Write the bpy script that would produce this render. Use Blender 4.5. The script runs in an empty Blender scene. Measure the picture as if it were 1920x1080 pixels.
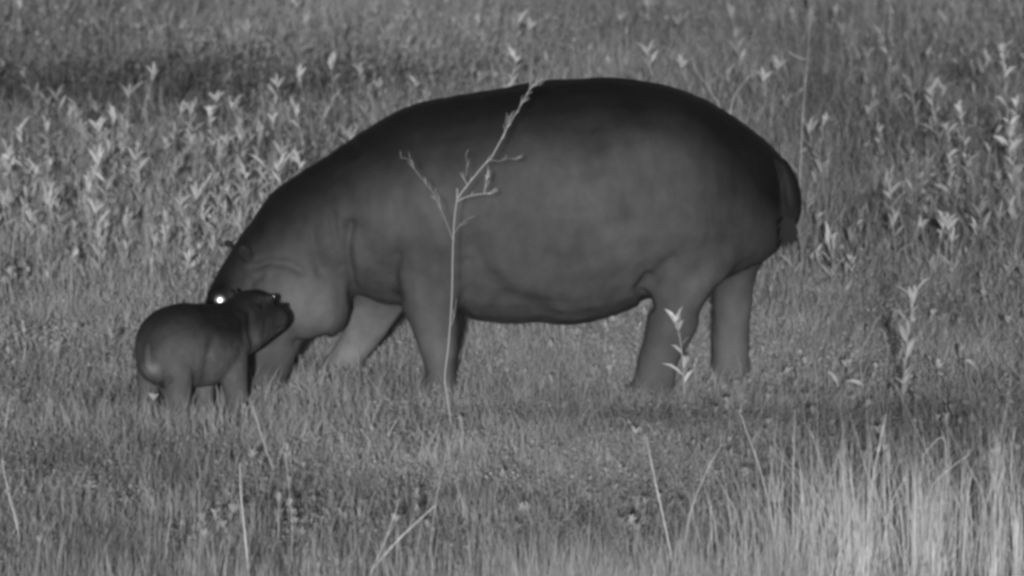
import bpy, math, random
import numpy as np
from mathutils import Vector, noise as mnoise

random.seed(11)
rng = np.random.default_rng(11)
R = math.radians
SC = bpy.context.scene
COL = SC.collection

# ------------------------------------------------------------------ camera
PITCH = R(6.5)
DIST = 40.0
S = 0.0026                                   # metres per photo pixel at the adult hippo
TGT = Vector((0, 0, 0.48))
CAM = TGT + DIST * Vector((0, -math.cos(PITCH), math.sin(PITCH)))
cd = bpy.data.cameras.new('camera')
cam = bpy.data.objects.new('camera', cd)
COL.objects.link(cam)
cam.location = CAM
cam.rotation_euler = (R(90) - PITCH, 0, 0)
cd.sensor_width = 36
cd.lens = 36 * DIST / (1920 * S)
cd.clip_start = 0.5
cd.clip_end = 3000
cd.dof.use_dof = True
cd.dof.focus_distance = DIST - 2.8
cd.dof.aperture_fstop = 5.6
SC.camera = cam

# ------------------------------------------------------------------ light: infrared flood beside the lens = frontal, low
SUN_EL, SUN_AZ = 6.2, -1.0                   # degrees above horizontal, degrees to the side of the lens axis
w = bpy.data.worlds.new('World')
SC.world = w
w.use_nodes = True
nt = w.node_tree
bg = nt.nodes['Background']
sky = nt.nodes.new('ShaderNodeTexSky')
sky.sky_type = 'NISHITA'
sky.sun_disc = False
sky.sun_elevation = R(SUN_EL)
sky.sun_rotation = R(180 - SUN_AZ)
bw = nt.nodes.new('ShaderNodeRGBToBW')       # an infrared camera records no colour
nt.links.new(sky.outputs[0], bw.inputs[0])
nt.links.new(bw.outputs[0], bg.inputs[0])
bg.inputs[1].default_value = 0.08
sl = bpy.data.lights.new('sun', 'SUN')
sl.energy = 3.4
sl.angle = R(0.9)
sun = bpy.data.objects.new('sun', sl)
COL.objects.link(sun)
sun.location = (0, -30, 8)
sun.rotation_euler = (R(90 - SUN_EL), 0, R(SUN_AZ))
SC.view_settings.view_transform = 'Standard'
SC.view_settings.look = 'None'
SC.view_settings.exposure = 0.0
SC.view_settings.gamma = 1.0
SC.cycles.pixel_filter_type = 'BLACKMAN_HARRIS'
SC.cycles.filter_width = 3.5
SC.cycles.max_bounces = 5
SC.cycles.diffuse_bounces = 3

# ------------------------------------------------------------------ helpers
CP, SP = math.cos(PITCH), math.sin(PITCH)
def at(px, py, Y=0.0):
    """world point on the vertical plane y = Y seen at photo pixel (px, py)"""
    u = (px - 960) * S; v = (540 - py) * S
    d = Vector((u, DIST * CP + v * SP, -DIST * SP + v * CP))
    t = (Y - CAM.y) / d.y
    return CAM + d * t
def ground_at(px, py):
    u = (px - 960) * S; v = (540 - py) * S
    d = Vector((u, DIST * CP + v * SP, -DIST * SP + v * CP))
    t = -CAM.z / d.z
    return CAM + d * t
def to_px(x, y, z):
    dx, dy, dz = x - CAM.x, y - CAM.y, z - CAM.z
    f = dy * CP - dz * SP; up = dy * SP + dz * CP
    return 960 + dx / f * DIST / S, 540 - up / f * DIST / S

def tag(o, label=None, cat=None, group=None, kind=None):
    if label: o['label'] = label
    if cat: o['category'] = cat
    if group: o['group'] = group
    if kind: o['kind'] = kind
    return o

def link(name, me, mats=(), parent=None):
    o = bpy.data.objects.new(name, me)
    COL.objects.link(o)
    for m in mats: me.materials.append(m)
    if parent: o.parent = parent
    return o

def mesh_arrays(name, verts, loops, starts, smooth=False):
    me = bpy.data.meshes.new(name)
    me.vertices.add(len(verts)); me.vertices.foreach_set('co', np.ascontiguousarray(verts, dtype=np.float32).ravel())
    me.loops.add(len(loops)); me.loops.foreach_set('vertex_index', np.ascontiguousarray(loops, dtype=np.int32))
    me.polygons.add(len(starts)); me.polygons.foreach_set('loop_start', np.ascontiguousarray(starts, dtype=np.int32))
    me.update(calc_edges=True)
    if smooth: me.polygons.foreach_set('use_smooth', np.ones(len(starts), dtype=bool))
    return me

def point_attr(me, name, vals):
    a = me.attributes.new(name, 'FLOAT', 'POINT')
    a.data.foreach_set('value', np.ascontiguousarray(vals, dtype=np.float32))

def nodes_mat(name):
    m = bpy.data.materials.new(name); m.use_nodes = True
    return m, m.node_tree, m.node_tree.nodes['Principled BSDF']

def plant_mat(name, lo, hi, rough=0.75, spec=0.12, trans=0.0):
    m, t, p = nodes_mat(name)
    a = t.nodes.new('ShaderNodeAttribute'); a.attribute_name = 'tone'
    r = t.nodes.new('ShaderNodeMapRange')
    r.inputs['To Min'].default_value = lo; r.inputs['To Max'].default_value = hi
    t.links.new(a.outputs['Fac'], r.inputs['Value'])
    cc = t.nodes.new('ShaderNodeCombineColor')
    for k in range(3): t.links.new(r.outputs['Result'], cc.inputs[k])
    t.links.new(cc.outputs[0], p.inputs['Base Color'])
    p.inputs['Roughness'].default_value = rough
    p.inputs['Specular IOR Level'].default_value = spec
    return m

# ------------------------------------------------------------------ materials
M_GRASS = plant_mat('grass_blade', 0.06, 0.42)
M_LEAF = plant_mat('herb_leaf', 0.08, 0.50, 0.6, 0.25)
M_STALK = plant_mat('dry_stalk', 0.15, 0.75, 0.7, 0.2)

def soil_mat():
    m, t, p = nodes_mat('soil')
    co = t.nodes.new('ShaderNodeTexCoord')
    n1 = t.nodes.new('ShaderNodeTexNoise'); n1.inputs['Scale'].default_value = 1.3; n1.inputs['Detail'].default_value = 8
    n2 = t.nodes.new('ShaderNodeTexNoise'); n2.inputs['Scale'].default_value = 45; n2.inputs['Detail'].default_value = 5
    for n in (n1, n2): t.links.new(co.outputs['Object'], n.inputs['Vector'])
    mx = t.nodes.new('ShaderNodeMath'); mx.operation = 'MULTIPLY'
    t.links.new(n1.outputs['Fac'], mx.inputs[0]); t.links.new(n2.outputs['Fac'], mx.inputs[1])
    cr = t.nodes.new('ShaderNodeValToRGB')
    cr.color_ramp.elements[0].position = 0.12; cr.color_ramp.elements[0].color = (0.05, 0.05, 0.05, 1)
    cr.color_ramp.elements[1].position = 0.42; cr.color_ramp.elements[1].color = (0.2, 0.2, 0.2, 1)
    t.links.new(mx.outputs[0], cr.inputs[0]); t.links.new(cr.outputs[0], p.inputs['Base Color'])
    b = t.nodes.new('ShaderNodeBump'); b.inputs['Strength'].default_value = 0.8; b.inputs['Distance'].default_value = 0.03
    t.links.new(n2.outputs['Fac'], b.inputs['Height']); t.links.new(b.outputs[0], p.inputs['Normal'])
    p.inputs['Roughness'].default_value = 0.95
    p.inputs['Specular IOR Level'].default_value = 0.1
    return m

def skin_mat(name, lo, hi, wr_scale):
    m, t, p = nodes_mat(name)
    a = t.nodes.new('ShaderNodeAttribute'); a.attribute_name = 'tone'
    co = t.nodes.new('ShaderNodeTexCoord')
    n = t.nodes.new('ShaderNodeTexNoise'); n.inputs['Scale'].default_value = wr_scale * 0.22; n.inputs['Detail'].default_value = 6
    n.inputs['Roughness'].default_value = 0.72
    t.links.new(co.outputs['Object'], n.inputs['Vector'])
    mr = t.nodes.new('ShaderNodeMapRange'); mr.inputs['From Min'].default_value = 0.34; mr.inputs['From Max'].default_value = 0.66
    mr.inputs['To Min'].default_value = 0.76; mr.inputs['To Max'].default_value = 1.24
    t.links.new(n.outputs['Fac'], mr.inputs['Value'])
    r = t.nodes.new('ShaderNodeMapRange'); r.inputs['To Min'].default_value = lo; r.inputs['To Max'].default_value = hi
    t.links.new(a.outputs['Fac'], r.inputs['Value'])
    mu = t.nodes.new('ShaderNodeMath'); mu.operation = 'MULTIPLY'
    t.links.new(r.outputs['Result'], mu.inputs[0]); t.links.new(mr.outputs['Result'], mu.inputs[1])
    cc = t.nodes.new('ShaderNodeCombineColor')
    for k in range(3): t.links.new(mu.outputs[0], cc.inputs[k])
    t.links.new(cc.outputs[0], p.inputs['Base Color'])
    v = t.nodes.new('ShaderNodeTexNoise'); v.inputs['Scale'].default_value = wr_scale; v.inputs['Detail'].default_value = 7
    mp = t.nodes.new('ShaderNodeMapping'); mp.inputs['Scale'].default_value = (1.6, 1.0, 0.7)
    t.links.new(co.outputs['Object'], mp.inputs[0]); t.links.new(mp.outputs[0], v.inputs['Vector'])
    b = t.nodes.new('ShaderNodeBump'); b.inputs['Strength'].default_value = 0.6; b.inputs['Distance'].default_value = 0.010
    t.links.new(v.outputs['Fac'], b.inputs['Height']); t.links.new(b.outputs[0], p.inputs['Normal'])
    p.inputs['Roughness'].default_value = 0.62
    p.inputs['Specular IOR Level'].default_value = 0.12
    return m

def plain(name, v, rough, metal=0.0):
    m, t, p = nodes_mat(name)
    n = t.nodes.new('ShaderNodeTexNoise'); n.inputs['Scale'].default_value = 60
    r = t.nodes.new('ShaderNodeMapRange'); r.inputs['To Min'].default_value = v * 0.9; r.inputs['To Max'].default_value = v
    t.links.new(n.outputs['Fac'], r.inputs['Value'])
    cc = t.nodes.new('ShaderNodeCombineColor')
    for k in range(3): t.links.new(r.outputs['Result'], cc.inputs[k])
    t.links.new(cc.outputs[0], p.inputs['Base Color'])
    p.inputs['Roughness'].default_value = rough; p.inputs['Metallic'].default_value = metal
    return m
M_SKIN = skin_mat('hippo_skin', 0.008, 0.172, 13)
M_SKINC = skin_mat('calf_skin', 0.012, 0.21, 30)
M_EYE = plain('eye_shine', 0.98, 0.34, 1.0)       # tapetum mirrors the lamp beside the lens
M_EYEDIM = plain('eye_wet', 0.5, 0.25, 0.6)
M_HAIR = plain('tail_hair', 0.008, 0.9)

# ------------------------------------------------------------------ ground
def gh(x, y):
    x = np.asarray(x, dtype=float); y = np.asarray(y, dtype=float)
    far = np.clip((y - 3) / 6, 0, 1)
    return (0.02 * np.sin(1.7 * x + 0.6 * y) * np.sin(0.9 * y - 0.5 * x)
            + far * 0.05 * np.sin(0.8 * x + 1.0) * np.sin(0.55 * y) - 0.02)
def axis(a, b, n, far):
    inner = np.linspace(a, b, n)
    g = np.geomspace(1, far, 14)
    return np.concatenate([a - g[::-1], inner, b + g])
gx = axis(-14, 14, 120, 900); gy = axis(-16, 50, 200, 1500)
GX, GY = np.meshgrid(gx, gy, indexing='ij')
inside = ((np.abs(GX) <= 14) & (GY > -16) & (GY < 50))
GZ = gh(GX, GY)
nx, ny = len(gx), len(gy)
idx = np.arange(nx * ny).reshape(nx, ny)
q = np.stack([idx[:-1, :-1], idx[1:, :-1], idx[1:, 1:], idx[:-1, 1:]], -1).reshape(-1, 4)
me = mesh_arrays('ground', np.stack([GX, GY, GZ], -1).reshape(-1, 3), q.ravel(), np.arange(len(q)) * 4, True)
tag(link('ground', me, [soil_mat()]), kind='structure')

# ------------------------------------------------------------------ animals: lofted from ribs, fused, then sculpted
def catmull(A, sub):
    A = np.asarray(A, float); n = len(A); out = []
    for i in range(n - 1):
        p0 = A[max(i - 1, 0)]; p1 = A[i]; p2 = A[i + 1]; p3 = A[min(i + 2, n - 1)]
        for k in range(sub):
            t = k / sub
            out.append(0.5 * ((2 * p1) + (-p0 + p2) * t + (2 * p0 - 5 * p1 + 4 * p2 - p3) * t * t + (-p0 + 3 * p1 - 3 * p2 + p3) * t ** 3))
    out.append(A[-1]); return np.array(out)

class Build:
    def __init__(s): s.v = []; s.f = []
    def ribs(s, rows, sub=5, seg=28, ex=2.0):
        """rows: (top xyz), (bottom xyz), half width vector xyz"""
        A = catmull([np.concatenate(r) for r in rows], sub)
        base = len(s.v)
        e = 2.0 / ex
        for r in A:
            a, b, wv = r[:3], r[3:6], r[6:9]
            c = (a + b) / 2; h = (a - b) / 2
            for k in range(seg):
                th = 2 * math.pi * k / seg
                cs, sn = math.cos(th), math.sin(th)
                cs = math.copysign(abs(cs) ** e, cs); sn = math.copysign(abs(sn) ** e, sn)
                s.v.append(tuple(c + h * cs + wv * sn))
        n = len(A)
        for i in range(n - 1):
            for k in range(seg):
                a = base + i * seg + k; b = base + i * seg + (k + 1) % seg
                s.f.append((a, b, b + seg, a + seg))
        for i, fl in ((0, 1), (n - 1, 0)):
            c = len(s.v); s.v.append(tuple((A[i][:3] + A[i][3:6]) / 2))
            for k in range(seg):
                a = base + i * seg + k; b = base + i * seg + (k + 1) % seg
                s.f.append((c, b, a) if fl else (c, a, b))
    def ball(s, c, r, axes=None, seg=20, rings=12):
        base = len(s.v); c = np.array(c); 
        ax = np.eye(3) if axes is None else axes
        r = np.array(r) if np.ndim(r) else np.array([r] * 3)
        for i in range(1, rings):
            ph = math.pi * i / rings
            for k in range(seg):
                th = 2 * math.pi * k / seg
                d = np.array([math.sin(ph) * math.cos(th), math.sin(ph) * math.sin(th), math.cos(ph)]) * r
                s.v.append(tuple(c + ax.T @ d))
        t = len(s.v); s.v.append(tuple(c + ax.T @ np.array([0, 0, r[2]])))
        b = len(s.v); s.v.append(tuple(c - ax.T @ np.array([0, 0, r[2]])))
        for i in range(rings - 2):
            for k in range(seg):
                a = base + i * seg + k; d = base + i * seg + (k + 1) % seg
                s.f.append((a, a + seg, d + seg, d))
        for k in range(seg):
            s.f.append((t, base + k, base + (k + 1) % seg))
            l = base + (rings - 2) * seg
            s.f.append((b, l + (k + 1) % seg, l + k))
    def mesh(s, name='tmp'):
        me = bpy.data.meshes.new(name); me.from_pydata(s.v, [], s.f); me.update(); return me

def fuse(me, voxel, smooth):
    o = bpy.data.objects.new('tmp', me); COL.objects.link(o)
    m = o.modifiers.new('r', 'REMESH'); m.mode = 'VOXEL'; m.voxel_size = voxel; m.use_smooth_shade = True
    if smooth:
        k = o.modifiers.new('s', 'SMOOTH'); k.factor = 0.5; k.iterations = smooth
    dg = bpy.context.evaluated_depsgraph_get(); dg.update()
    out = bpy.data.meshes.new_from_object(o.evaluated_get(dg))
    bpy.data.objects.remove(o); return out

def join(me, b):
    v = [tuple(x.co) for x in me.vertices]; f = [tuple(p.vertices) for p in me.polygons]
    n = len(v)
    out = bpy.data.meshes.new('j'); out.from_pydata(v + b.v, [], f + [tuple(i + n for i in q) for q in b.f]); out.update(); return out

def seg_dist(P, poly):
    """2D distance of points to a polyline, pixels"""
    best = np.full(len(P), 1e9)
    for a, b in zip(poly[:-1], poly[1:]):
        a = np.array(a, float); b = np.array(b, float); d = b - a
        t = np.clip(((P - a) @ d) / (d @ d), 0, 1)
        best = np.minimum(best, np.linalg.norm(P - (a + t[:, None] * d), axis=1))
    return best

def arr(me):
    co = np.empty(len(me.vertices) * 3); me.vertices.foreach_get('co', co); co = co.reshape(-1, 3)
    no = np.empty(len(me.vertices) * 3); me.vertex_normals.foreach_get('vector', no); return co, no.reshape(-1, 3)

def sculpt(me, P, creases, lumps, lump_noise, wrinkle, near):
    co, no = arr(me)
    d = np.zeros(len(co))
    side = np.clip(near, 0, 1)
    for poly, wd, depth in creases: d -= 1.45 * depth * np.exp(-(seg_dist(P, poly) / wd) ** 2) * side
    for cx, cy, rx, ry, hgt in lumps: d += hgt * np.exp(-((P[:, 0] - cx) / rx) ** 2 - ((P[:, 1] - cy) / ry) ** 2) * side
    n1 = np.array([mnoise.noise(Vector((c[0] * 2.6, c[1] * 2.6, c[2] * 2.6))) for c in co])
    n2 = np.array([mnoise.noise(Vector((c[0] * 17, c[1] * 9, c[2] * 9))) for c in co])
    d += lump_noise * n1 + wrinkle * n2
    co = co + no * d[:, None]
    me.vertices.foreach_set('co', co.ravel()); me.update()
    return n1, n2

def sstep(a, b, x):
    t = np.clip((x - a) / (b - a), 0, 1); return t * t * (3 - 2 * t)

def rows_px(rows, Y0=0.0):
    out = []
    for r in rows:
        x1, y1, x2, y2, wd = r[:5]; Y = (r[5] if len(r) > 5 else 0.0) + Y0
        a = at(x1, y1, Y); b = at(x2, y2, Y)
        out.append((np.array(a), np.array(b), np.array((0, wd, 0))))
    return out

def make_mother():
    B = Build()
    B.ribs(rows_px([
        (1489, 375, 1486, 400, .02, .02), (1484, 340, 1470, 445, .13, .02), (1466, 300, 1446, 478, .25, .02), (1436, 263, 1400, 508, .37, .01),
        (1390, 224, 1345, 535, .46), (1330, 188, 1285, 552, .52), (1260, 163, 1222, 565, .56),
        (1185, 152, 1160, 589, .585), (1110, 145, 1095, 607, .60), (1030, 150, 1025, 612, .59),
        (945, 165, 955, 609, .565), (860, 178, 885, 597, .53), (785, 193, 825, 585, .49),
        (725, 214, 765, 575, .44), (672, 246, 720, 569, .39), (622, 284, 690, 566, .345, -.02),
        (562, 324, 672, 558, .31, -.04), (512, 363, 660, 540, .275, -.06), (478, 400, 640, 515, .25, -.08), (470, 420, 600, 500, .2, -.08)]), ex=2.15)
    # head hanging down to graze: skull, cheek, narrow bridge, broad muzzle
    B.ribs(rows_px([
        (520, 395, 640, 450, .18, -.08), (470, 415, 668, 515, .235, -.09), (440, 452, 668, 560, .25, -.10),
        (412, 500, 655, 596, .245, -.12), (394, 540, 632, 622, .225, -.14), (385, 580, 598, 642, .18, -.15),
        (386, 620, 568, 655, .155, -.16), (382, 655, 553, 680, .175, -.17), (382, 690, 548, 700, .215, -.18),
        (390, 716, 538, 722, .22, -.18), (420, 732, 515, 734, .17, -.18)]), ex=2.3)
    # jowl
    B.ball(at(600, 585, -.16), (.15, .17, .15))
    B.ball(at(570, 520, -.2), (.17, .13, .15))
    # brow over the eye (both sides) and forehead crest
    for Y in (-.31, .03):
        B.ball(at(410, 557, Y), (.062, .05, .058))
    # legs
    nf = [(700, 380, 880, 400, .17, -.26), (722, 470, 884, 480, .165, -.29), (742, 555, 872, 560, .15, -.31), (765, 600, 862, 604, .125, -.33),
          (785, 645, 857, 648, .11, -.34), (799, 690, 853, 690, .10, -.35), (796, 722, 858, 722, .11, -.35), (794, 742, 860, 742, .115, -.35)]
    ff = [(700, 420, 840, 440, .15, .25), (672, 520, 790, 540, .15, .27), (655, 575, 752, 590, .13, .29), (640, 620, 722, 634, .115, .30),
          (616, 662, 692, 672, .105, .31), (592, 694, 664, 704, .105, .32), (576, 712, 656, 716, .12, .33)]
    nh = [(1180, 330, 1400, 360, .14, -.27), (1195, 430, 1400, 440, .17, -.30), (1210, 520, 1366, 510, .165, -.31), (1212, 580, 1322, 572, .14, -.32),
          (1203, 630, 1302, 628, .12, -.33), (1190, 680, 1274, 680, .10, -.34), (1182, 716, 1268, 718, .11, -.34), (1180, 742, 1268, 742, .115, -.34)]
    fh = [(1300, 380, 1440, 400, .15, .24), (1318, 470, 1438, 470, .15, .27), (1330, 530, 1416, 520, .13, .29), (1332, 580, 1411, 580, .115, .30),
          (1334, 630, 1409, 630, .11, .31), (1334, 680, 1408, 680, .11, .32), (1326, 712, 1410, 712, .12, .32)]
    for L in (nf, ff, nh, fh): B.ribs(rows_px(L), ex=2.1, seg=20)
    # toes
    for (cx, Y) in ((808, -.35), (828, -.38), (848, -.35)): B.ball(at(cx - 14, 736, Y - .05), (.035, .06, .05))
    for (cx, Y) in ((1190, -.34), (1212, -.37), (1240, -.35)): B.ball(at(cx - 14, 737, Y - .05), (.035, .06, .05))
    me = fuse(B.mesh(), 0.016, 14)
    # small features fused last so that they keep their shape
    D = Build()
    D.ribs(rows_px([(1440, 272, 1452, 300, .03, -.1), (1452, 300, 1472, 300, .05, -.14), (1456, 345, 1496, 338, .062, -.16),
                    (1458, 385, 1505, 380, .058, -.17), (1463, 412, 1500, 410, .035, -.17), (1474, 430, 1490, 429, .014, -.17)]), seg=16)
    def ear(px, py, Y, dx, dz, dy, L=.075, W=.04):
        o = np.array(at(px, py, Y)); ax = np.array((dx, dy, dz), float); ax /= np.linalg.norm(ax)
        sd = np.cross(ax, (0, 1, 0)); sd /= np.linalg.norm(sd); th = np.cross(ax, sd)
        rows = []
        for t, ww, tt in ((-.4, .45, .016), (0, .6, .016), (.35, 1.0, .015), (.7, .9, .013), (.93, .5, .011), (1.02, .15, .008)):
            c = o + ax * t * L; rows.append((c + sd * W * ww, c - sd * W * ww, th * tt))
        D.ribs(rows, sub=3, seg=14)
    ear(436, 462, .02, -.75, .5, .1, L=.055, W=.030)
    ear(462, 484, -.31, -.25, .75, -.5, L=.085, W=.04)
    me = fuse(join(me, D), 0.0115, 3)
    co, no = arr(me)
    px, py = to_px(co[:, 0], co[:, 1], co[:, 2]); P = np.stack([px, py], 1)
    near = sstep(-.1, .25, -co[:, 1] / .3 + .2)
    creases = [
        ([(655, 420), (650, 470), (658, 520), (668, 565)], 9, .022),
        ([(622, 400), (632, 460), (640, 500)], 8, .010),
        ([(672, 430), (700, 500), (690, 560)], 16, .012),
        ([(480, 500), (505, 490), (540, 495), (565, 508)], 9, .016),
        ([(470, 530), (490, 515)], 7, .010),
        ([(430, 575), (455, 560), (470, 540)], 6, .008),
        ([(745, 560), (735, 520), (745, 480)], 12, .014),
        ([(868, 590), (880, 540), (870, 500)], 14, .016),
        ([(880, 470), (905, 520), (940, 560), (1010, 585)], 28, .03),
        ([(1212, 575), (1200, 545), (1215, 520)], 10, .02),
        ([(1225, 530), (1240, 500), (1260, 480)], 10, .008),
        ([(1105, 240), (1118, 310)], 26, .024),
        ([(1178, 375), (1180, 410)], 18, .008),
        ([(1360, 420), (1380, 380)], 40, .010),
        ([(1395, 520), (1345, 545), (1318, 590)], 12, .012),
        ([(1415, 505), (1380, 540)], 8, .01),
        ([(700, 250), (730, 330), (770, 420)], 30, .012),
        ([(655, 262), (662, 285)], 10, .012), ([(585, 430), (590, 470), (600, 510)], 9, .008), ([(640, 330), (652, 380), (655, 420)], 12, .007), ([(452, 520), (480, 560), (520, 600)], 14, .007), ([(612, 640), (585, 650), (560, 648)], 9, .020), ([(1240, 560), (1290, 530), (1350, 470)], 22, .010), ([(790, 520), (820, 560)], 16, .007),
    ]
    lumps = [(1215, 268, 70, 40, .022), (1060, 470, 130, 90, .012), (800, 430, 60, 90, .02), (1300, 440, 70, 70, .02),
             (600, 590, 45, 45, .012), (545, 560, 50, 40, .010), (460, 470, 25, 25, .008), (950, 330, 90, 80, .008)]
    n1, n2 = sculpt(me, P, creases, lumps, .016, .0036, near)
    co, no = arr(me)
    # hide colour plus painted shading: slate back, paler flanks, cheeks and legs
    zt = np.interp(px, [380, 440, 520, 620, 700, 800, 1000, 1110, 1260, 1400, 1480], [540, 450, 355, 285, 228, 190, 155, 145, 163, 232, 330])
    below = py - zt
    tone = 0.02 + 0.33 * sstep(20, 210, below) + 0.05 * sstep(200, 420, below)  # naturally darker back, deepened to paint in the shade along its top
    tone *= 0.25 + 0.75 * sstep(22, 60, px - np.interp(py, [430, 450, 500, 560, 620, 700], [376, 430, 408, 384, 374, 372]))  # forehead strip: darker hide plus painted shade of the grazing surface
    tone += 0.36 * np.exp(-((px - 585) / 60) ** 2 - ((py - 585) / 60) ** 2) * (co[:, 1] < .12)
    tone += 0.09 * sstep(560, 690, py) + .10 * np.exp(-((px - 470) / 60) ** 2 - ((py - 500) / 60) ** 2)
    tone += 0.09 * np.exp(-((px - 1225) / 80) ** 2 - ((py - 275) / 45) ** 2)  # hip bone highlight, painted into the tone
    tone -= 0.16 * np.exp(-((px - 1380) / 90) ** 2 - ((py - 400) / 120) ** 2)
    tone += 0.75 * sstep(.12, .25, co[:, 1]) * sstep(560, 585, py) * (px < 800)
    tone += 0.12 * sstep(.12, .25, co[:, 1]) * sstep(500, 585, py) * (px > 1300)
    tone *= 1 + 0.26 * n1 + .10 * n2
    tone -= .10 * np.exp(-((px - 1118) / 22) ** 2 - ((py - 280) / 34) ** 2) + .04 * np.exp(-((px - 1180) / 18) ** 2 - ((py - 395) / 26) ** 2)  # shade in the flank recesses, painted into the tone
    tone -= .35 * sstep(1452, 1462, px) * sstep(405, 420, py)
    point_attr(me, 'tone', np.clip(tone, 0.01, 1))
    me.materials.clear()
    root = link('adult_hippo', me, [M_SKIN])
    me.polygons.foreach_set('use_smooth', np.ones(len(me.polygons), bool))
    tag(root, 'big dark grey adult hippo standing side-on with its head lowered to graze behind the calf', 'hippo')
    return root

def lens_ball(name, c, nrm, r, thick, mat, parent):
    b = Build()
    n = Vector(nrm).normalized(); x = n.orthogonal().normalized(); y = n.cross(x)
    axes = np.array([list(x), list(y), list(n)])
    b.ball(c, (r, r, thick), axes=axes, seg=28, rings=18)
    me = b.mesh(name); me.polygons.foreach_set('use_smooth', np.ones(len(me.polygons), bool))
    return link(name, me, [mat], parent)

adult = make_mother()
toCam = (CAM - at(413, 562, -.35)).normalized()
lens_ball('eye', at(413, 563, -.362), toCam, .029, .016, M_EYE, adult)

def hair_tuft(name, base, n, L, spread, parent, droop):
    V = []; F = []
    for i in range(n):
        o = Vector(base) + Vector((random.uniform(-spread, spread), random.uniform(-.02, .02), random.uniform(-.045, .03)))
        d = Vector((random.uniform(-.75, .45), random.uniform(-.3, .3), -1)).normalized() * L * random.uniform(.3, 1.15)
        s = Vector((.0035, 0, 0)); k = len(V)
        V += [o - s, o + s, o + d * .6 + Vector((droop, 0, 0)) + s * .7, o + d * .6 + Vector((droop, 0, 0)) - s * .7, o + d]
        F += [(k, k + 1, k + 2, k + 3), (k + 3, k + 2, k + 4)]
    me = bpy.data.meshes.new(name); me.from_pydata(V, [], F); me.update()
    return link(name, me, [M_HAIR], parent)
hair_tuft('tail_hair', at(1481, 418, -.21), 300, .095, .024, adult, -.004)

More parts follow.
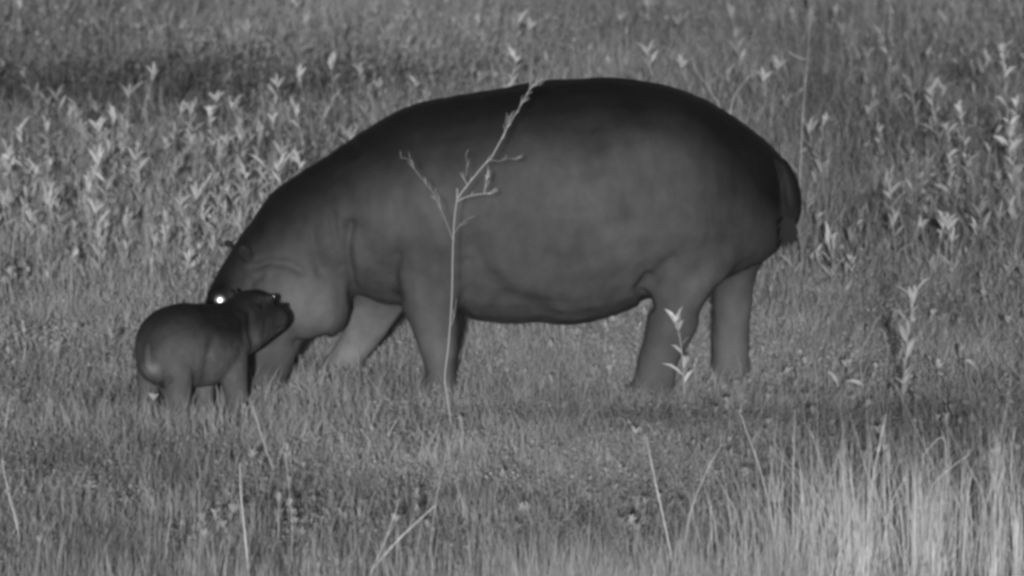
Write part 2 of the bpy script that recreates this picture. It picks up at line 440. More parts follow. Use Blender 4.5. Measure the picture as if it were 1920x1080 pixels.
# ---- calf, modelled along its own axis then turned to face a little away from the lens
CY = R(33)
CALF_O = ground_at(300, 786)                       # under the rump
def cl(x, h, lat):
    """local pixels along body / above ground / to the far side -> world"""
    X = x * S * 0.80; Lt = lat * S
    return np.array((CALF_O.x + X * math.cos(CY) - Lt * math.sin(CY), CALF_O.y + X * math.sin(CY) + Lt * math.cos(CY), h * S))
LATV = np.array((-math.sin(CY), math.cos(CY), 0)) * S
def crow(x1, h1, x2, h2, wd, lat=0): return (cl(x1, h1, lat), cl(x2, h2, lat), LATV * wd)
def make_calf():
    B = Build()
    B.ribs([crow(-43, 130, -43, 110, 6), crow(-38, 160, -38, 88, 38), crow(-20, 186, -20, 68, 58), crow(15, 203, 15, 58, 70), crow(60, 210, 58, 55, 76),
            crow(100, 208, 98, 54, 76), crow(140, 205, 140, 58, 70), crow(172, 206, 175, 70, 60), crow(195, 210, 205, 92, 52),
            crow(210, 214, 222, 112, 44)], ex=2.15)
    B.ribs([crow(180, 205, 196, 96, 42), crow(202, 215, 220, 104, 46), crow(226, 224, 244, 112, 46), crow(250, 225, 262, 122, 43, -2), crow(272, 214, 278, 130, 39, -4),
            crow(290, 203, 292, 138, 38, -6), crow(305, 197, 305, 147, 38, -8), crow(316, 186, 316, 158, 31, -9)], ex=2.4, sub=5)
    for lat in (-30, 22): B.ball(cl(272, 211, lat), np.array((11, 10, 10)) * S)
    def leg(x, lat, top, r, lean=0):
        B.ribs([crow(x - r * 1.3, top, x + r * 1.3, top, r), crow(x - r * 1.05, top * .7, x + r * 1.05, top * .7, r * .9, lat) if 0 else crow(x - r * 1.1, 75, x + r * 1.1, 75, r * .95, lat),
                crow(x - r + lean, 45, x + r + lean, 45, r * .85, lat), crow(x - r * .92 + lean, 20, x + r * .92 + lean, 20, r * .85, lat), crow(x - r * 1.05 + lean, 0, x + r * 1.1 + lean, 0, r, lat)][1:] if 0 else
               [crow(x - r * 1.4, top, x + r * 1.4, top, r, lat * .8), crow(x - r * 1.1, 75, x + r * 1.1, 75, r * .95, lat),
                crow(x - r + lean, 45, x + r + lean, 45, r * .85, lat), crow(x - r * .92 + lean, 20, x + r * .92 + lean, 20, r * .85, lat), crow(x - r * 1.05 + lean, -3, x + r * 1.1 + lean, -3, r, lat)], seg=16)
    leg(12, -48, 120, 30, 0); leg(2, 42, 120, 26, -2)
    leg(165, -42, 120, 27, 4); leg(148, 40, 120, 24, -2)
    me = fuse(B.mesh(), 0.0075, 9)
    D = Build()
    # short tail on the rump
    D.ribs([crow(-46, 142, -36, 142, 6, -12), crow(-51, 128, -38, 124, 8, -13), crow(-52, 112, -40, 108, 7, -14), crow(-49, 98, -42, 96, 3, -14)], seg=12, sub=3)
    def ear(x, h, lat, dx, dh, dl, L=16, W=8):
        o = cl(x, h, lat); ax = (cl(x + dx, h + dh, lat + dl) - o); ax /= np.linalg.norm(ax)
        sd = cl(x + 1, h, lat) - o; sd -= ax * (sd @ ax); sd /= np.linalg.norm(sd); th = np.cross(ax, sd)
        D.ribs([(o + ax * t * L * S + sd * W * S * ww, o + ax * t * L * S - sd * W * S * ww, th * S * 3.2 * tt)
                for t, ww, tt in ((-.4, .5, 1), (0, .6, 1), (.4, 1, 1), (.75, .85, .9), (1, .3, .6))], seg=12, sub=3)
    ear(232, 200, -44, -.5, .8, -.5); ear(228, 212, 36, -.4, .8, .55)
    for lat in (-22, 6): D.ball(cl(306, 194, lat), np.array((8, 7, 6)) * S)      # nostril mounds
    me = fuse(join(me, D), 0.0055, 3)
    co, no = arr(me)
    px, py = to_px(co[:, 0], co[:, 1], co[:, 2]); P = np.stack([px, py], 1)
    near = np.clip(-(no @ np.array((0, 1, 0))) * 2, 0, 1)
    creases = [([(398, 640), (388, 690), (385, 720)], 9, .010), ([(468, 590), (470, 625), (478, 655)], 6, .009), ([(455, 600), (458, 640)], 6, .005),
               ([(305, 722), (318, 712)], 6, .008), ([(500, 600), (495, 630)], 5, .004), ([(520, 618), (541, 610)], 3, .004)]
    lumps = [(340, 660, 30, 35, .006), (425, 660, 22, 40, .006)]
    n1, n2 = sculpt(me, P, creases, lumps, .004, .0012, near)
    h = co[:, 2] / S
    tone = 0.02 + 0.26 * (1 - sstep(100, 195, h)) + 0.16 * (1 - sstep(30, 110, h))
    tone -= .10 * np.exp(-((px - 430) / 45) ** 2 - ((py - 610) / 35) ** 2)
    tone += 0.7 * np.exp(-((px - 284) / 13) ** 2 - ((py - 692) / 12) ** 2)
    tone += 0.10 * np.exp(-((px - 492) / 14) ** 2 - ((py - 562) / 10) ** 2)
    tone += 0.16 * np.exp(-((px - 482) / 8) ** 2 - ((py - 632) / 18) ** 2)
    tone += 0.10 * np.exp(-((px - 330) / 50) ** 2 - ((py - 650) / 40) ** 2)
    for i in range(9):
        a, b = random.uniform(380, 465), random.uniform(640, 710)
        tone += 0.13 * np.exp(-((px - a) / 3) ** 2 - ((py - b) / 3) ** 2)
    tone += .03 * n1
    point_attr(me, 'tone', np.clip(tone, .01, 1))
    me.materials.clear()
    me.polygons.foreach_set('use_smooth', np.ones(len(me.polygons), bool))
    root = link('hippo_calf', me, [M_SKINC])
    tag(root, 'small round hippo calf standing in front of the adult, raising its snout to her cheek', 'hippo calf')
    return root
calf = make_calf()
lens_ball('eye', cl(276, 214, -36), (CAM - Vector(cl(276, 214, -36))).normalized(), .0065, .0045, M_EYEDIM, calf)
print('calf px', to_px(*cl(-43, 120, 0)), to_px(*cl(314, 190, 0)))

# ------------------------------------------------------------------ vegetation
def in_frame_weight(x, y):
    """1 inside the view wedge (with a margin), falling outside"""
    half = 2.5 * (y - CAM.y) / DIST
    return np.where(np.abs(x) < half + 0.35, 1.0, np.where(np.abs(x) < half + 2.6, 0.45, 0.0))

NV = rng.normal(size=(40, 4))
def vnoise(x, y, f, seed):
    r = np.random.default_rng(seed); out = 0
    for k in range(10):
        a = r.uniform(0, 2 * math.pi); fr = f * r.uniform(.5, 1.7); ph = r.uniform(0, 6.3)
        out = out + np.sin(fr * (x * math.cos(a) + y * math.sin(a) * .6) + ph)
    return out / 3.2                                    # roughly unit variance

BLOBS = [  # patches of paler / darker sward, plus painted contact shadow, given where they lie: (px, py, rx, ry, amount)
    (260, 480, 420, 130, .10), (250, 187, 400, 50, -.55), (740, 165, 230, 36, -.12), (560, 60, 420, 60, .05),
    (1650, 200, 420, 190, -.14), (1250, 70, 260, 60, -.04), (1000, 850, 300, 45, .13), (640, 780, 260, 50, .05),
    (1230, 765, 330, 32, -.20), (1720, 790, 260, 60, -.22), (250, 850, 260, 40, -.13), (560, 920, 220, 30, -.07),  # first two paint contact shadow below and beside the adult
    (1000, 950, 300, 28, -.12), (1330, 930, 120, 60, -.08), (1000, 660, 300, 40, .10), (120, 640, 250, 60, .09),
    (100, 330, 160, 50, .04), (1720, 470, 300, 120, -.06), (1560, 1020, 300, 40, .08), (60, 230, 70, 16, .08),
]
def patch_tone(x, y):
    px, py = to_px(x, y, 0.05)
    t = np.zeros_like(x)
    for cx, cy, rx, ry, am in BLOBS: t += am * np.exp(-((px - cx) / rx) ** 2 - ((py - cy) / ry) ** 2)
    return t

def blades(x, y, h, wd, lean, tone, z0=None):
    n = len(x)
    fa = rng.normal(0, .6, n)                      # blade facing
    la = rng.uniform(0, 2 * math.pi, n)
    side = np.stack([np.cos(fa), np.sin(fa), np.zeros(n)], 1) * (wd / 2)[:, None]
    ld = np.stack([np.cos(la), np.sin(la), np.zeros(n)], 1) * (lean * h)[:, None]
    up = np.zeros((n, 3)); up[:, 2] = h * np.sqrt(np.clip(1 - (lean * .9) ** 2, .1, 1))
    b = np.stack([x, y, (gh(x, y) if z0 is None else z0) - 0.01], 1)
    m = b + up * .55 + ld * .3
    t = b + up + ld
    V = np.stack([b - side, b + side, m + side * .8, m - side * .8, t], 1).reshape(-1, 3)
    o = np.arange(n)[:, None] * 5
    L = (o + np.array([0, 1, 2, 3, 3, 2, 4])).ravel()
    st = (np.arange(n)[:, None] * 7 + np.array([0, 4])).ravel()
    return V, L, st, np.repeat(tone, 5)

def flakes(x, y, z, ln, wd, tone, upright=.5):
    n = len(x)
    c = np.stack([x, y, gh(x, y) + z], 1)
    a = rng.normal(size=(n, 3)); a[:, 2] += upright * 2.5 * np.sign(rng.normal(size=n) + 1.2); a /= np.linalg.norm(a, axis=1)[:, None]
    b = np.cross(a, rng.normal(size=(n, 3))); b /= np.linalg.norm(b, axis=1)[:, None]
    a = a * (ln / 2)[:, None]; b = b * (wd / 2)[:, None]
    nn = np.cross(a, b); nn = nn / np.linalg.norm(nn, axis=1)[:, None] * (wd * .2)[:, None]
    V = np.stack([c - a, c + b - a * .1, c + a + nn, c - b - a * .1, c + nn * 0], 1)[:, :4].reshape(-1, 3)
    return V, np.arange(4 * n), np.arange(n) * 4, np.repeat(tone, 4)

def merge(parts):
    V, L, St, T = [], [], [], []; nv = nl = 0
    for v, l, s, t in parts:
        V.append(v); L.append(l + nv); St.append(s + nl); T.append(t); nv += len(v); nl += len(l)
    return np.concatenate(V), np.concatenate(L), np.concatenate(St), np.concatenate(T)

def scatter(n, y0, y1, clump=0.0, per=9):
    """points in the wedge; optional tufts"""
    k = n if clump == 0 else n // per
    y = rng.uniform(y0, y1, k * 2); hx = 2.5 * (y1 - CAM.y) / DIST + 2.6
    x = rng.uniform(-hx, hx, k * 2)
    keep = rng.random(k * 2) < in_frame_weight(x, y)
    x, y = x[keep], y[keep]
    if clump:
        x = np.repeat(x, per) + rng.normal(0, clump, len(x) * per); y = np.repeat(y, per) + rng.normal(0, clump, len(y) * per)
    return x, y

def tone_of(x, y, base, jit, big, seed, per=1, tj=0.0):
    tj = np.repeat(rng.normal(0, tj, len(x) // per + 1), per)[:len(x)] if per > 1 else 0
    return np.clip(base + tj + 1.35 * patch_tone(x, y) + big * vnoise(x, y, 1.6, seed) + .8 * big * vnoise(x, y, 7, seed + 1) + .6 * big * vnoise(x, y, 17, seed + 2) + rng.normal(0, jit, len(x)), .03, 1.2)

# short grazed turf round the animals
parts = []
def near_calf(x, y): return .75 * np.exp(-((x - .2) / 1.7) ** 6 - ((y + .75) / .3) ** 4) +  1.15 * np.exp(-((x + 1.4) / .75) ** 4 - ((y + 1.75) / .5) ** 4)
for nn, per, sg, tj in ((230000, 16, .030, .22), (200000, 110, .09, .22)):
    x, y = scatter(nn, -7.5, 5.5, sg, per)
    hf = np.repeat(rng.choice([.35, .6, .85, 1.1, 1.5, 2.0], len(x) // per, p=[.2, .2, .25, .2, .1, .05]), per)
    h = np.clip(rng.normal(.072, .026, len(x)) * hf * (1 + .4 * vnoise(x, y, 2.2, 5)) * (1 + .8 * near_calf(x, y)), .02, .24)
    parts.append(blades(x, y, h, rng.uniform(.002, .0052, len(x)), rng.uniform(.1, 1.05, len(x)), tone_of(x, y, .60, .07, .085, 7, per, tj)))
x, y = scatter(60000, -7.5, 5.5)
parts.append(blades(x, y, rng.uniform(.03, .09, len(x)), rng.uniform(.004, .009, len(x)), rng.uniform(.5, 1.05, len(x)), tone_of(x, y, .55, .14, .06, 9)))
x, y = scatter(120000, -7.5, 5.5, .07, 40)
k = len(x); tj = np.repeat(rng.normal(0, .16, k // 40), 40)
parts.append(flakes(x, y, rng.uniform(.015, .085, k) * (1 + .3 * vnoise(x, y, 2.2, 5)).clip(.4), rng.uniform(.010, .026, k), rng.uniform(.006, .014, k), np.clip(tj + tone_of(x, y, .60, .10, .07, 13), .05, 1.2), .15))
# thin taller blades through the turf
x, y = scatter(7000, -7.5, 5.5)
parts.append(blades(x, y, rng.uniform(.08, .22, len(x)), rng.uniform(.002, .0045, len(x)), rng.uniform(.05, .7, len(x)), tone_of(x, y, .60, .12, .03, 11)))
V, L, St, T = merge(parts)
me = mesh_arrays('short_grass', V, L, St); point_attr(me, 'tone', T)
tag(link('short_grass', me, [M_GRASS]), 'short grazed grass covering the ground round the two hippos', 'grass', kind='stuff')

# rank grass of the meadow behind
parts = []
x, y = scatter(280000, 3.2, 34, .075, 20)
tjm = np.repeat(rng.normal(0, .19, len(x) // 20), 20); thm = np.repeat(rng.uniform(.4, 1.75, len(x) // 20), 20)
px, py = to_px(x, y, 0.05)
band = np.exp(-((px - 260) / 400) ** 4 - ((py - 190) / 50) ** 2)
keep = rng.random(len(x)) > .55 * band
x, y, band, tjm, thm = x[keep], y[keep], band[keep], tjm[keep], thm[keep]
ramp = sstep(3, 8, y)
h = (.08 + .11 * ramp) * thm * np.clip(rng.normal(1, .3, len(x)) * (1 + .22 * vnoise(x, y, 1.1, 21)), .3, 2) * (1 - .4 * band)
parts.append(blades(x, y, h, rng.uniform(.004, .011, len(x)), rng.uniform(.03, .9, len(x)), np.clip(tjm + tone_of(x, y, .42, .11, .08, 23), .03, 1.2)))
x, y = scatter(90000, 3.6, 33, .10, 30)
k = len(x); tj = np.repeat(rng.normal(0, .15, k // 30), 30); px, py = to_px(x, y, .05)
bandk = np.exp(-((px - 260) / 400) ** 4 - ((py - 190) / 50) ** 2)
kk = rng.random(k) > .75 * bandk; x, y, tj = x[kk], y[kk], tj[kk]; k = len(x)
parts.append(flakes(x, y, rng.uniform(.04, .26, k) * (.4 + .6 * sstep(3, 9, y)), rng.uniform(.02, .06, k), rng.uniform(.010, .022, k), np.clip(tj + tone_of(x, y, .50, .11, .07, 33), .05, 1.2), .5))
x, y = scatter(12000, 4, 34)
parts.append(blades(x, y, rng.uniform(.18, .40, len(x)), rng.uniform(.003, .007, len(x)), rng.uniform(.02, .5, len(x)), tone_of(x, y, .50, .14, .05, 25)))
V, L, St, T = merge(parts)
me = mesh_arrays('meadow_grass', V, L, St); point_attr(me, 'tone', T)
tag(link('meadow_grass', me, [M_GRASS]), 'rank knee-high grass filling the meadow behind the hippos', 'grass', kind='stuff')

# sparse grass far beyond, so that the field goes on
x = rng.uniform(-14, 14, 26000); y = rng.uniform(32, 60, 26000)
V, L, St, T = merge([blades(x, y, rng.uniform(.15, .45, len(x)), rng.uniform(.01, .025, len(x)), rng.uniform(.05, .5, len(x)), np.clip(rng.normal(.45, .12, len(x)), 0, 1))])
me = mesh_arrays('far_grass', V, L, St); point_attr(me, 'tone', T)
tag(link('far_grass', me, [M_GRASS]), 'coarse grass at the far end of the meadow', 'grass', kind='stuff')

# tall pale grass standing nearest the lens, thickest at one end
parts = []
def tall(n, xa, xb, ya, yb, ha, hb, ta, tb, wa=.003, wb=.007, clump=.05, per=14, lean=.32):
    k = n // per
    cx = rng.uniform(xa, xb, k); cy = rng.uniform(ya, yb, k)
    ch = np.repeat(rng.uniform(.65, 1.15, k), per)
    ct = np.repeat(rng.normal(0, .09, k), per)
    x = np.repeat(cx, per) + rng.normal(0, clump, k * per); y = np.repeat(cy, per) + rng.normal(0, clump, k * per)
    parts.append(blades(x, y, rng.uniform(ha, hb, len(x)) * ch, rng.uniform(wa, wb, len(x)), rng.uniform(.02, lean, len(x)), np.clip(rng.uniform(ta, tb, len(x)) + ct, .1, 1.6)))
tall(700, .95, 3.1, -8.2, -6.6, .14, .30, .35, 1.0, clump=.03, per=18, wa=.002, wb=.005, lean=.3)
for cx in (1.33, 1.38, 1.62, 1.67, 1.74, 1.70, 1.95, 2.12, 2.2, 2.26): tall(60, cx - .03, cx + .03, -7.4, -6.6, .40, .66, 1.1, 1.6, clump=.016, per=30, wa=.002, wb=.006, lean=.12)
tall(380, 1.2, 2.9, -7.6, -6.5, .30, .54, 1.0, 1.5, clump=.016, per=20, wa=.002, wb=.006, lean=.16)
tall(260, .9, 3.0, -7.6, -6.3, .55, .9, .8, 1.2, clump=.2, per=4, wa=.002, wb=.0035, lean=.45)
tall(700, 1.0, 3.0, -7.6, -6.2, .40, .85, .8, 1.3, clump=.12, per=8, wa=.002, wb=.0045, lean=.6)
tall(2400, -.1, 1.3, -8.4, -6.9, .18, .40, .55, .95, wa=.002, wb=.005)
tall(9000, -3.2, .9, -8.6, -6.7, .12, .34, .45, .85, wa=.002, wb=.005, per=22)
tall(5200, -3.6, 3.6, -6.7, -4.6, .08, .26, .40, .75, wa=.002, wb=.005, per=22, lean=.5)
V, L, St, T = merge(parts)
me = mesh_arrays('tall_grass', V, L, St); point_attr(me, 'tone', T)
tag(link('tall_grass', me, [plant_mat('pale_grass', .05, .52)]), 'tall pale dry grass in the nearest strip of the field', 'grass', kind='stuff')

# ---- broad-leaved herbs
LR = random.Random(5)
def herb_leaf(o, d, L, W, V, F, T, tone, fold=.25, roll=None):
    d = Vector(d).normalized()
    s = d.cross(Vector((0, 0, 1)))
    if s.length < .1: s = Vector((1, 0, 0))
    s.normalize(); u = s.cross(d)
    roll = LR.uniform(-.9, .9) if roll is None else roll
    s, u = s * math.cos(roll) + u * math.sin(roll), u * math.cos(roll) - s * math.sin(roll)
    k = len(V)
    pts = [(0, .12, 0), (.3, .85, .03), (.62, .8, .03), (1, 0, -.1)]
    for t, ww, dz in pts[:3]:
        c = o + d * L * t + Vector((0, 0, dz * L))
        V += [c + s * W / 2 * ww + u * W * fold * ww, c, c - s * W / 2 * ww + u * W * fold * ww]
    V.append(o + d * L + Vector((0, 0, -.08 * L)))
    for a in (0, 3): F += [(k + a, k + a + 1, k + a + 4, k + a + 3), (k + a + 1, k + a + 2, k + a + 5, k + a + 4)]
    F += [(k + 6, k + 7, k + 9), (k + 7, k + 8, k + 9)]
    T += [tone] * 10

def herb_data(H, seed, leaves=14, L=.075, W=.02, tuft=True, tone=.7, bare=.2, wob=1.0):
    r = random.Random(seed); V = []; F = []; T = []
    bend = Vector((r.uniform(-.32, .32) * wob, r.uniform(-.2, .2), 0))
    def sp(t): return Vector((bend.x * H * t * t, bend.y * H * t * t, H * t))
    # stem: 4-sided tube
    n = 6
    for i in range(n + 1):
        c = sp(i / n); rd = .003 * (1.15 - i / n * .6)
        V += [c + Vector((rd, 0, 0)), c + Vector((0, rd, 0)), c + Vector((-rd, 0, 0)), c + Vector((0, -rd, 0))]; T += [tone * .8] * 4
    for i in range(n):
        for k in range(4): F.append((i * 4 + k, i * 4 + (k + 1) % 4, i * 4 + 4 + (k + 1) % 4, i * 4 + 4 + k))
    nS = len(F)
    a = r.uniform(0, 6.28)
    for i in range(leaves):
        t = bare + (1 - bare) * i / leaves; a += 2.4 + r.uniform(-.3, .3)
        el = r.uniform(.5, 1.0) * (1 + .25 * t)
        d = Vector((math.cos(a) * math.cos(el), math.sin(a) * math.cos(el), math.sin(el)))
        sz = r.uniform(.45, 1.15) * (1.1 - .35 * t)
        herb_leaf(sp(t), d, L * sz, W * sz * r.uniform(.8, 1.2), V, F, T, tone * r.uniform(.8, 1.15))
    if tuft:
        for i in range(r.randint(4, 6)):
            a = i * 1.2 + r.uniform(-.5, .5); el = r.uniform(.7, 1.3)
            d = Vector((math.cos(a) * math.cos(el), math.sin(a) * math.cos(el), math.sin(el)))
            herb_leaf(sp(1 - .02 * i), d, L * r.uniform(.45, 1.0), W * r.uniform(.6, 1.1), V, F, T, tone * r.uniform(1.0, 1.25))
    return V, F, T, nS

def flat_data(d):
    V, F, T, _ = d
    V = np.array([tuple(v) for v in V]); loops = np.array([i for f in F for i in f]); st = np.cumsum([0] + [len(f) for f in F[:-1]])
    return V, loops, st, np.array(T)
variants = [flat_data(herb_data(random.uniform(.16, .42), 100 + i, leaves=random.randint(7, 12), L=random.uniform(.07, .13), W=random.uniform(.012, .022), tone=.58)) for i in range(14)]
mid_var = [flat_data(herb_data(random.uniform(.09, .24), 300 + i, leaves=random.randint(4, 8), L=random.uniform(.06, .11), W=random.uniform(.012, .024), tone=.46, bare=.1, tuft=i % 2 == 0)) for i in range(10)]
low_var = [flat_data(herb_data(random.uniform(.08, .16), 200 + i, leaves=random.randint(5, 8), L=random.uniform(.05, .07), W=random.uniform(.014, .024), tone=.55, bare=.05)) for i in range(6)]
def put_herbs(n, y0, y1, var, keepf, smin=.7, smax=1.3, tjit=.1, base=0):
    x, y = scatter(n, y0, y1, .14, 3)
    px, py = to_px(x, y, 0.05)
    m = rng.random(len(x)) < keepf(px, py, x, y); x, y = x[m], y[m]
    pt = patch_tone(x, y); out = []
    z = gh(x, y)
    for i in range(len(x)):
        V, L, St, T = var[rng.integers(len(var))]
        a = rng.uniform(0, 6.28); s = rng.uniform(smin, smax); c, sn = math.cos(a) * s, math.sin(a) * s
        Vn = np.empty_like(V)
        Vn[:, 0] = V[:, 0] * c - V[:, 1] * sn + x[i]; Vn[:, 1] = V[:, 0] * sn + V[:, 1] * c + y[i]; Vn[:, 2] = V[:, 2] * s + z[i]
        out.append((Vn, L, St, np.clip(T + base + pt[i] + rng.normal(0, tjit), .05, 1.2)))
    print('herbs', len(x))
    return out
def kf(px, py, x, y):
    left = np.exp(-((px - 260) / 420) ** 4 - ((py - 440) / 135) ** 4)
    band = np.exp(-((px - 260) / 420) ** 4 - ((py - 190) / 45) ** 2)
    return np.clip((.26 + .75 * left - .9 * band) * (.3 + .7 * sstep(90, 220, py)) + .2 * vnoise(x, y, 1.4, 77), 0.02, 1)
parts = put_herbs(3000, 4.0, 33, variants, kf, .65, 1.35, .11, .03)
parts += put_herbs(4200, 3.4, 33, mid_var, lambda px, py, x, y: np.clip(.5 + .4 * vnoise(x, y, 1.1, 80), .02, 1) * (.25 + .75 * sstep(100, 260, py)), .6, 1.4, .13, -.03)
V, L, St, T = merge(parts)
me = mesh_arrays('undergrowth', V, L, St); point_attr(me, 'tone', T)
tag(link('undergrowth', me, [M_LEAF]), 'leafy weeds growing through the meadow grass behind the hippos', 'weeds', kind='stuff')
parts = put_herbs(2600, -6, 6, low_var, lambda px, py, x, y: np.clip(.35 + .35 * vnoise(x, y, 1.8, 79), .02, 1), .4, .9, .08, -.05)
V, L, St, T = merge(parts)
me = mesh_arrays('low_weeds', V, L, St); point_attr(me, 'tone', T)
tag(link('low_weeds', me, [M_LEAF]), 'low broad-leaved weeds scattered through the short turf', 'weeds', kind='stuff')

# ---- single herbs one can point at
def herb(px, top, Y, seed, label, leaves=14, L=.09, W=.026, tone=.85, group=None, bare=.15):
    gx = at(px, top, Y); H = gx.z
    V, F, T, nS = herb_data(H, seed, leaves, L, W, True, tone, bare, .35)
    # stem is the plant's own mesh; foliage is its part
    ns = 7 * 4
    ms = bpy.data.meshes.new('stem'); ms.from_pydata([tuple(v) for v in V[:ns]], [], F[:nS]); ms.update(); point_attr(ms, 'tone', T[:ns])
    ml = bpy.data.meshes.new('foliage'); ml.from_pydata([tuple(v) for v in V[ns:]], [], [tuple(i - ns for i in f) for f in F[nS:]]); ml.update(); point_attr(ml, 'tone', T[ns:])
    e = bpy.data.objects.new('leafy_weed', None); COL.objects.link(e)
    e.location = (gx.x - (V[24][0] if len(V) > 24 else 0), Y, float(gh(gx.x, Y)))
    link('stem', ms, [M_LEAF], e); link('foliage', ml, [M_LEAF], e)
    tag(e, label, 'weed', group or 'tall leafy weeds standing out of the meadow')
herb(1272, 596, -.62, 1, 'pale leafy weed standing against the adult hippo\'s near hind leg', 8, .13, .036, .95, bare=.3)
herb(1718, 545, -1.1, 2, 'lone tall weed with several pale leaf whorls, standing just beyond the tall dry grass', 18, .14, .030, .62)
herb(1880, 95, 8.5, 3, 'tallest broad-leaved weed in the meadow, reaching to the height of the adult\'s back', 26, .13, .045, .72)
herb(1775, 225, 8.0, 4, 'forked pale weed next to the tallest weed', 18, .12, .04, .7)
herb(1800, 195, 8.3, 14, 'thin upright weed between the forked weed and the tallest weed', 14, .10, .03, .7)
herb(1908, 190, 7.6, 5, 'bright narrow weed at the photo\'s right edge in front of the tallest weed', 16, .11, .03, .75)
herb(1652, 235, 9.5, 6, 'small pale-tipped weed in the dark meadow behind the hippo\'s rump', 9, .06, .02, .72)
herb(1548, 205, 9.0, 15, 'slim weed standing in the meadow just behind the hippo\'s rump', 14, .07, .02, .62)
herb(150, 238, 11.0, 7, 'bright weed with a wedge-shaped tip at the edge of the dark strip of meadow', 16, .14, .045, 1.2)
herb(178, 262, 10.8, 16, 'weed leaning beside the one with the wedge-shaped tip', 14, .11, .035, 1.1)
herb(242, 246, 11.0, 8, 'thickest pale weed in the row along the dark strip', 20, .14, .04, 1.2)
herb(224, 258, 10.7, 17, 'slender weed crowding the thickest pale weed on its outer side', 12, .10, .03, 1.1)
herb(278, 250, 10.9, 18, 'slender weed crowding the thickest pale weed on the hippo\'s side', 12, .10, .03, 1.1)
herb(395, 206, 11.0, 9, 'upright weed with a bright club-like tip above the adult\'s ear', 16, .10, .032, 1.2)
herb(360, 262, 10.0, 10, 'arching weed just outside the club-tipped weed', 14, .11, .035, 1.1)
herb(455, 232, 11.0, 11, 'bushy weed whose top shows over the hippo\'s neck', 16, .10, .035, 1.1)
herb(512, 226, 11.0, 12, 'weed nearest the hippo\'s neck in the row along the dark strip', 14, .09, .03, 1.1)
herb(12, 314, 8.5, 13, 'pale weed cut by the photo\'s left edge', 12, .11, .045, .95)
herb(92, 320, 8.5, 19, 'narrow pale stalky weed near the photo\'s left edge', 14, .07, .02, .9)

# ---- stalks
def tube(V, F, T, pts, r0, r1, tone, sides=6):
    pts = [Vector(p) for p in pts]
    k0 = len(V); n = len(pts)
    for i, p in enumerate(pts):
        d = (pts[min(i + 1, n - 1)] - pts[max(i - 1, 0)]).normalized()
        x = d.cross(Vector((0, 1, 0))); x = x.normalized() if x.length > .05 else Vector((1, 0, 0)); y = d.cross(x)
        r = r0 + (r1 - r0) * i / max(n - 1, 1)
        for k in range(sides):
            a = 2 * math.pi * k / sides; V.append(p + x * r * math.cos(a) + y * r * math.sin(a)); T.append(tone)
    for i in range(n - 1):
        for k in range(sides):
            a = k0 + i * sides + k; b = k0 + i * sides + (k + 1) % sides
            F.append((a, b, b + sides, a + sides))
    F.append(tuple(k0 + (n - 1) * sides + k for k in range(sides))); F.append(tuple(k0 + k for k in reversed(range(sides))))

def smooth_px(pts, Y, sub=4, jy=0.0):
    A = catmull(pts, sub); n = len(A)
    return [at(p[0], p[1], Y + jy * i / n) for i, p in enumerate(A)]

def to_mesh(name, V, F, T, mat, parent=None):
    me = bpy.data.meshes.new(name); me.from_pydata([tuple(v) for v in V], [], F); me.update(); point_attr(me, 'tone', T)
    me.polygons.foreach_set('use_smooth', np.ones(len(F), bool))
    return link(name, me, [mat], parent)

def dead_stem():
    Y = -1.85
    e = bpy.data.objects.new('dry_stem', None); COL.objects.link(e)
    V, F, T = [], [], []
    tube(V, F, T, smooth_px([(848, 812), (843, 775), (838, 742), (834, 705), (841, 645), (847, 560), (849, 470), (852, 410), (857, 372), (857, 353)], Y), .0028, .0020, .56)
    to_mesh('stalk', V, F, T, M_STALK, e)
    def branch(pts, r0, r1, tone, jy, spikes=0, name='branch'):
        V, F, T = [], [], []
        P = smooth_px(pts, Y, 4, jy); r0 *= .6; r1 *= .6; tone *= .74; tube(V, F, T, P, r0, r1, tone)
        rr = random.Random(len(pts) * 7 + spikes)
        for i in range(spikes):
            p = P[rr.randrange(len(P) // 4, len(P))]
            d = (P[-1] - P[0]).normalized(); d = (d + Vector((rr.uniform(-.5, .5), rr.uniform(-.4, .4), rr.uniform(-.3, .5)))).normalized()
            L = rr.uniform(.018, .045)
            tube(V, F, T, [p, p + d * L * .5, p + d * L], .0014, .0006, tone * rr.uniform(.8, 1.1), 4)
            tube(V, F, T, [p + d * L * .6, p + d * L * .85, p + d * L * 1.3], .0017, .0005, tone * rr.uniform(.8, 1.2), 4)
        to_mesh(name, V, F, T, M_STALK, e)
    branch([(856, 374), (874, 350), (905, 312), (920, 298)], .0036, .0032, .9, -.03, 3)
    branch([(920, 298), (938, 265), (955, 232), (975, 200), (990, 172), (1000, 162), (1014, 158)], .0040, .0012, .8, -.06, 26)
    branch([(942, 262), (952, 235), (955, 218)], .0025, .0012, .75, -.02, 5)
    branch([(857, 378), (872, 370), (892, 365), (922, 362)], .0034, .0016, 1.0, -.06, 5)
    branch([(877, 348), (870, 335), (867, 322)], .0022, .0012, .75, .03, 1)
    branch([(873, 330), (876, 308), (873, 290)], .0018, .0012, .45, .05, 2)
    branch([(920, 300), (935, 302), (950, 298), (970, 297)], .0022, .0008, .5, .08, 5)
    branch([(908, 362), (910, 350), (912, 336), (917, 328)], .0030, .0024, .75, .05, 9)
    branch([(850, 440), (866, 418), (878, 410)], .0016, .0014, .5, .05, 2)
    branch([(849, 450), (836, 415), (824, 388), (812, 362), (795, 340), (778, 318), (768, 300), (752, 296)], .0022, .0014, .42, .15, 12)
    branch([(826, 392), (822, 372), (816, 358)], .0026, .0012, .6, .1, 2)
    branch([(846, 610), (852, 590), (856, 560)], .0026, .0010, .7, -.05, 1)
    tag(e, 'tall thin dry stem forking in front of the adult hippo\'s flank', 'dry stem')
dead_stem()

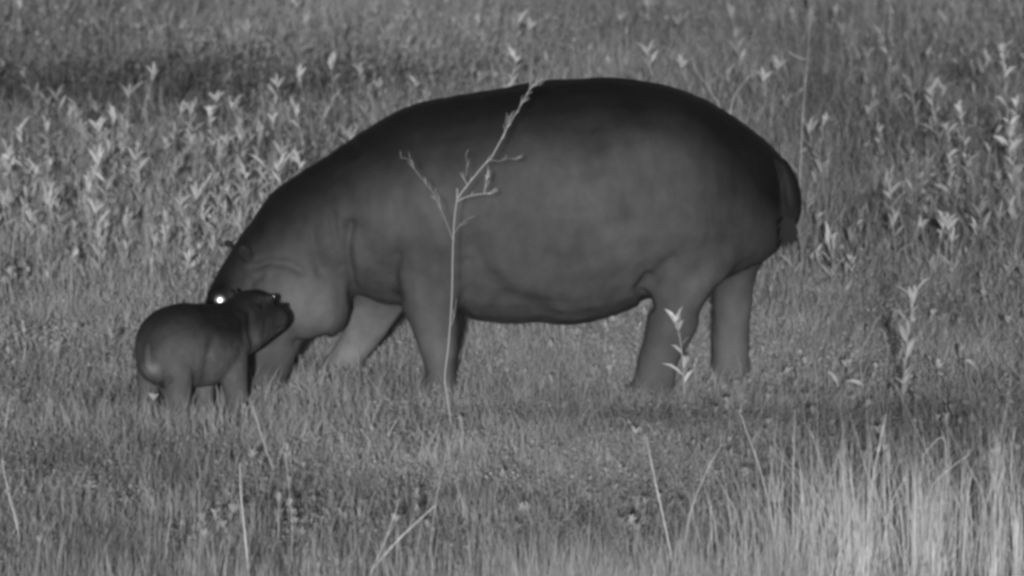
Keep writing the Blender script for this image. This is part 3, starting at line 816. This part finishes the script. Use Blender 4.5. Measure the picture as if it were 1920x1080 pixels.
def bright_tip(px, py, Y):
    return at(px, py, Y)
STALKS = [
    (-6.9, [(470, 1110), (462, 1030), (455, 960), (451, 915), (450, 868)], .0050, .0018, .95, 'thickest single pale stalk, standing alone below the calf'),
    (-6.8, [(672, 1120), (692, 1078), (730, 1030), (775, 985), (818, 946)], .0052, .0018, 1.05, 'longer, low-leaning arm of a V of pale stalks at the photo\'s lower edge'),
    (-6.9, [(676, 1120), (690, 1082), (715, 1030), (735, 980), (749, 933)], .0035, .0014, .8, 'steeper arm of the V of stalks at the photo\'s lower edge'),
    (-6.6, [(795, 1115), (806, 1030), (816, 950), (828, 885), (840, 838)], .0026, .0012, .65, 'slender stalk crossing the leaning stalk below the dry stem'),
    (-6.8, [(1268, 1115), (1256, 1030), (1236, 935), (1222, 870), (1212, 818)], .0046, .0014, .95, 'long straight stalk leaning away from the tall grass, below the adult\'s belly'),
    (-6.9, [(1272, 1115), (1282, 1030), (1298, 950), (1322, 890), (1352, 835)], .0034, .0012, .75, 'curved stalk crossing to the long straight one in a V'),
    (-6.8, [(1462, 1115), (1448, 980), (1425, 880), (1400, 810), (1386, 768)], .0034, .0012, .8, 'long stalk leaning out from the edge of the tall dry grass'),
    (-6.9, [(1490, 1115), (1488, 1000), (1487, 900), (1490, 780)], .0040, .0012, .9, 'upright stalk rising from the brightest tuft\'s outer edge'),
    (-6.9, [(1510, 1115), (1508, 1000), (1500, 880)], .0044, .0016, 1.0, 'short thick upright stalk in the brightest tuft'),
    (-6.8, [(1562, 1115), (1560, 1010), (1546, 900), (1522, 810)], .0030, .0012, .75, 'stalk bending out over the gap in the tall grass'),
    (-6.9, [(1540, 1110), (1555, 980), (1580, 900)], .0030, .0012, .8, 'middling stalk leaning towards the broad tuft'),
    (-7.0, [(1622, 1115), (1628, 980), (1640, 880), (1662, 775)], .0044, .0012, 1.0, 'tallest stalk of the broad pale tuft'),
    (-7.0, [(1645, 1100), (1668, 955), (1700, 895)], .0036, .0014, .85, 'stalk slanting off the broad pale tuft'),
    (-6.6, [(1700, 1100), (1740, 930), (1780, 880), (1818, 852)], .0036, .0014, .85, 'bent stalk stretching sideways above the tall grass'),
    (-6.5, [(1770, 1080), (1775, 900), (1768, 820), (1728, 858)], .0028, .0016, .8, 'kinked stalk with its tip folded down'),
    (-6.9, [(1800, 1110), (1812, 960), (1822, 880)], .0040, .0014, .9, 'upright stalk in the tall grass beside the bent stalk'),
    (-6.9, [(1845, 1110), (1862, 960), (1884, 875)], .0042, .0014, .9, 'stalk slanting inside the tall grass near the corner'),
    (-6.7, [(1900, 1110), (1898, 950), (1896, 860), (1904, 800)], .0034, .0012, .85, 'last tall stalk before the photo\'s right edge'),
    (-6.8, [(316, 1110), (312, 1030), (322, 960)], .0034, .0016, .6, 'dull short stalk standing apart left of the thickest single stalk'),
    (-6.6, [(540, 1110), (548, 1000), (540, 900), (535, 850)], .0024, .0012, .6, 'faint wavy stalk beside the thickest single stalk'),
    (-5.6, [(42, 1040), (30, 980), (16, 925), (3, 860)], .0042, .0016, .8, 'stalk leaning out at the photo\'s left edge'),
    (-3.4, [(520, 900), (505, 860), (490, 815), (478, 775)], .0034, .0014, .7, 'short stalk leaning in the turf between calf and adult\'s foreleg'),
    (8.0, [(1500, 330), (1503, 260), (1508, 180), (1516, 90), (1518, 40)], .0036, .0014, .5, 'tall thin stalk rising from behind the hippo\'s rump'),
    (8.0, [(1510, 112), (1490, 104), (1478, 96)], .0034, .0020, .6, 'crooked twig caught on the tall thin stalk behind the rump'),
    (8.0, [(1352, 215), (1345, 190), (1325, 160), (1302, 128)], .0038, .0014, .5, 'one of two splayed twigs over the rump, leaning towards the head'),
    (8.0, [(1368, 215), (1376, 182), (1392, 158), (1416, 132)], .0038, .0014, .55, 'one of two splayed twigs over the rump, leaning towards the tail'),
]
for i, (Y, pts, r0, r1, tone, lab) in enumerate(STALKS):
    V, F, T = [], [], []
    P = smooth_px(pts, Y)
    if Y < 0:                                        # root it in the ground
        b = P[0]; g = Vector((b.x, Y, float(gh(b.x, Y)) - .01))
        if b.z > g.z + .02: P = [g] + P
    elif len(pts) > 3:
        b = P[0]; P = [Vector((b.x + .02, Y, float(gh(b.x, Y)) - .01))] + P
    tube(V, F, T, P, r0 * .78, r1 * .78, tone * 1.0)
    rr = random.Random(i)
    if i not in (0, 23):                             # a leaf sheath or two and a thin seed head
        for _ in range(3):
            p = P[rr.randrange(len(P) // 2, len(P))]
            d = ((P[-1] - P[0]).normalized() + Vector((rr.uniform(-.35, .35), rr.uniform(-.2, .2), 0))).normalized()
            L = rr.uniform(.03, .07); tube(V, F, T, [p, p + d * L * .5, p + d * L], .0018, .0006, tone * .8, 4)
    o = to_mesh('grass_stalk' if Y < 0 else 'bare_twig', V, F, T, M_STALK)
    tag(o, lab, 'stalk', 'tall stalks in the near grass' if Y < 0 else 'bare stems behind the adult hippo')

# fallen pale leaves on the turf
for px, py, a, L, lab in ((1568, 712, -1.0, .085, 'steeper of the two fallen pale leaves on the turf past the hind feet'),
                          (1606, 730, -.35, .085, 'flatter of the two fallen pale leaves on the turf past the hind feet'),
                          (1822, 690, -.7, .07, 'fallen pale leaf beside the tall whorled weed')):
    g = ground_at(px, py + 22); V, F, T = [], [], []
    herb_leaf(Vector((g.x - L / 2, g.y, .10)), (math.cos(a), -.1, math.sin(a) * .8), L, .028, V, F, T, .8, .2, 1.0)
    for v in V: pass
    o = to_mesh('pale_leaf', V, F, T, M_LEAF)
    zmin = min(v.z for v in V)
    # its stalk reaches the ground
    tube(V, F, T, [Vector((g.x - L / 2, g.y, .10)), Vector((g.x - L / 2 + .01, g.y, .05)), Vector((g.x - L / 2, g.y, -.02))], .002, .002, .8, 4)
    bpy.data.objects.remove(o); o = to_mesh('pale_leaf', V, F, T, M_LEAF)
    tag(o, lab.replace('fallen pale', 'pale upright'), 'leaf', 'pale leaves in the short turf')
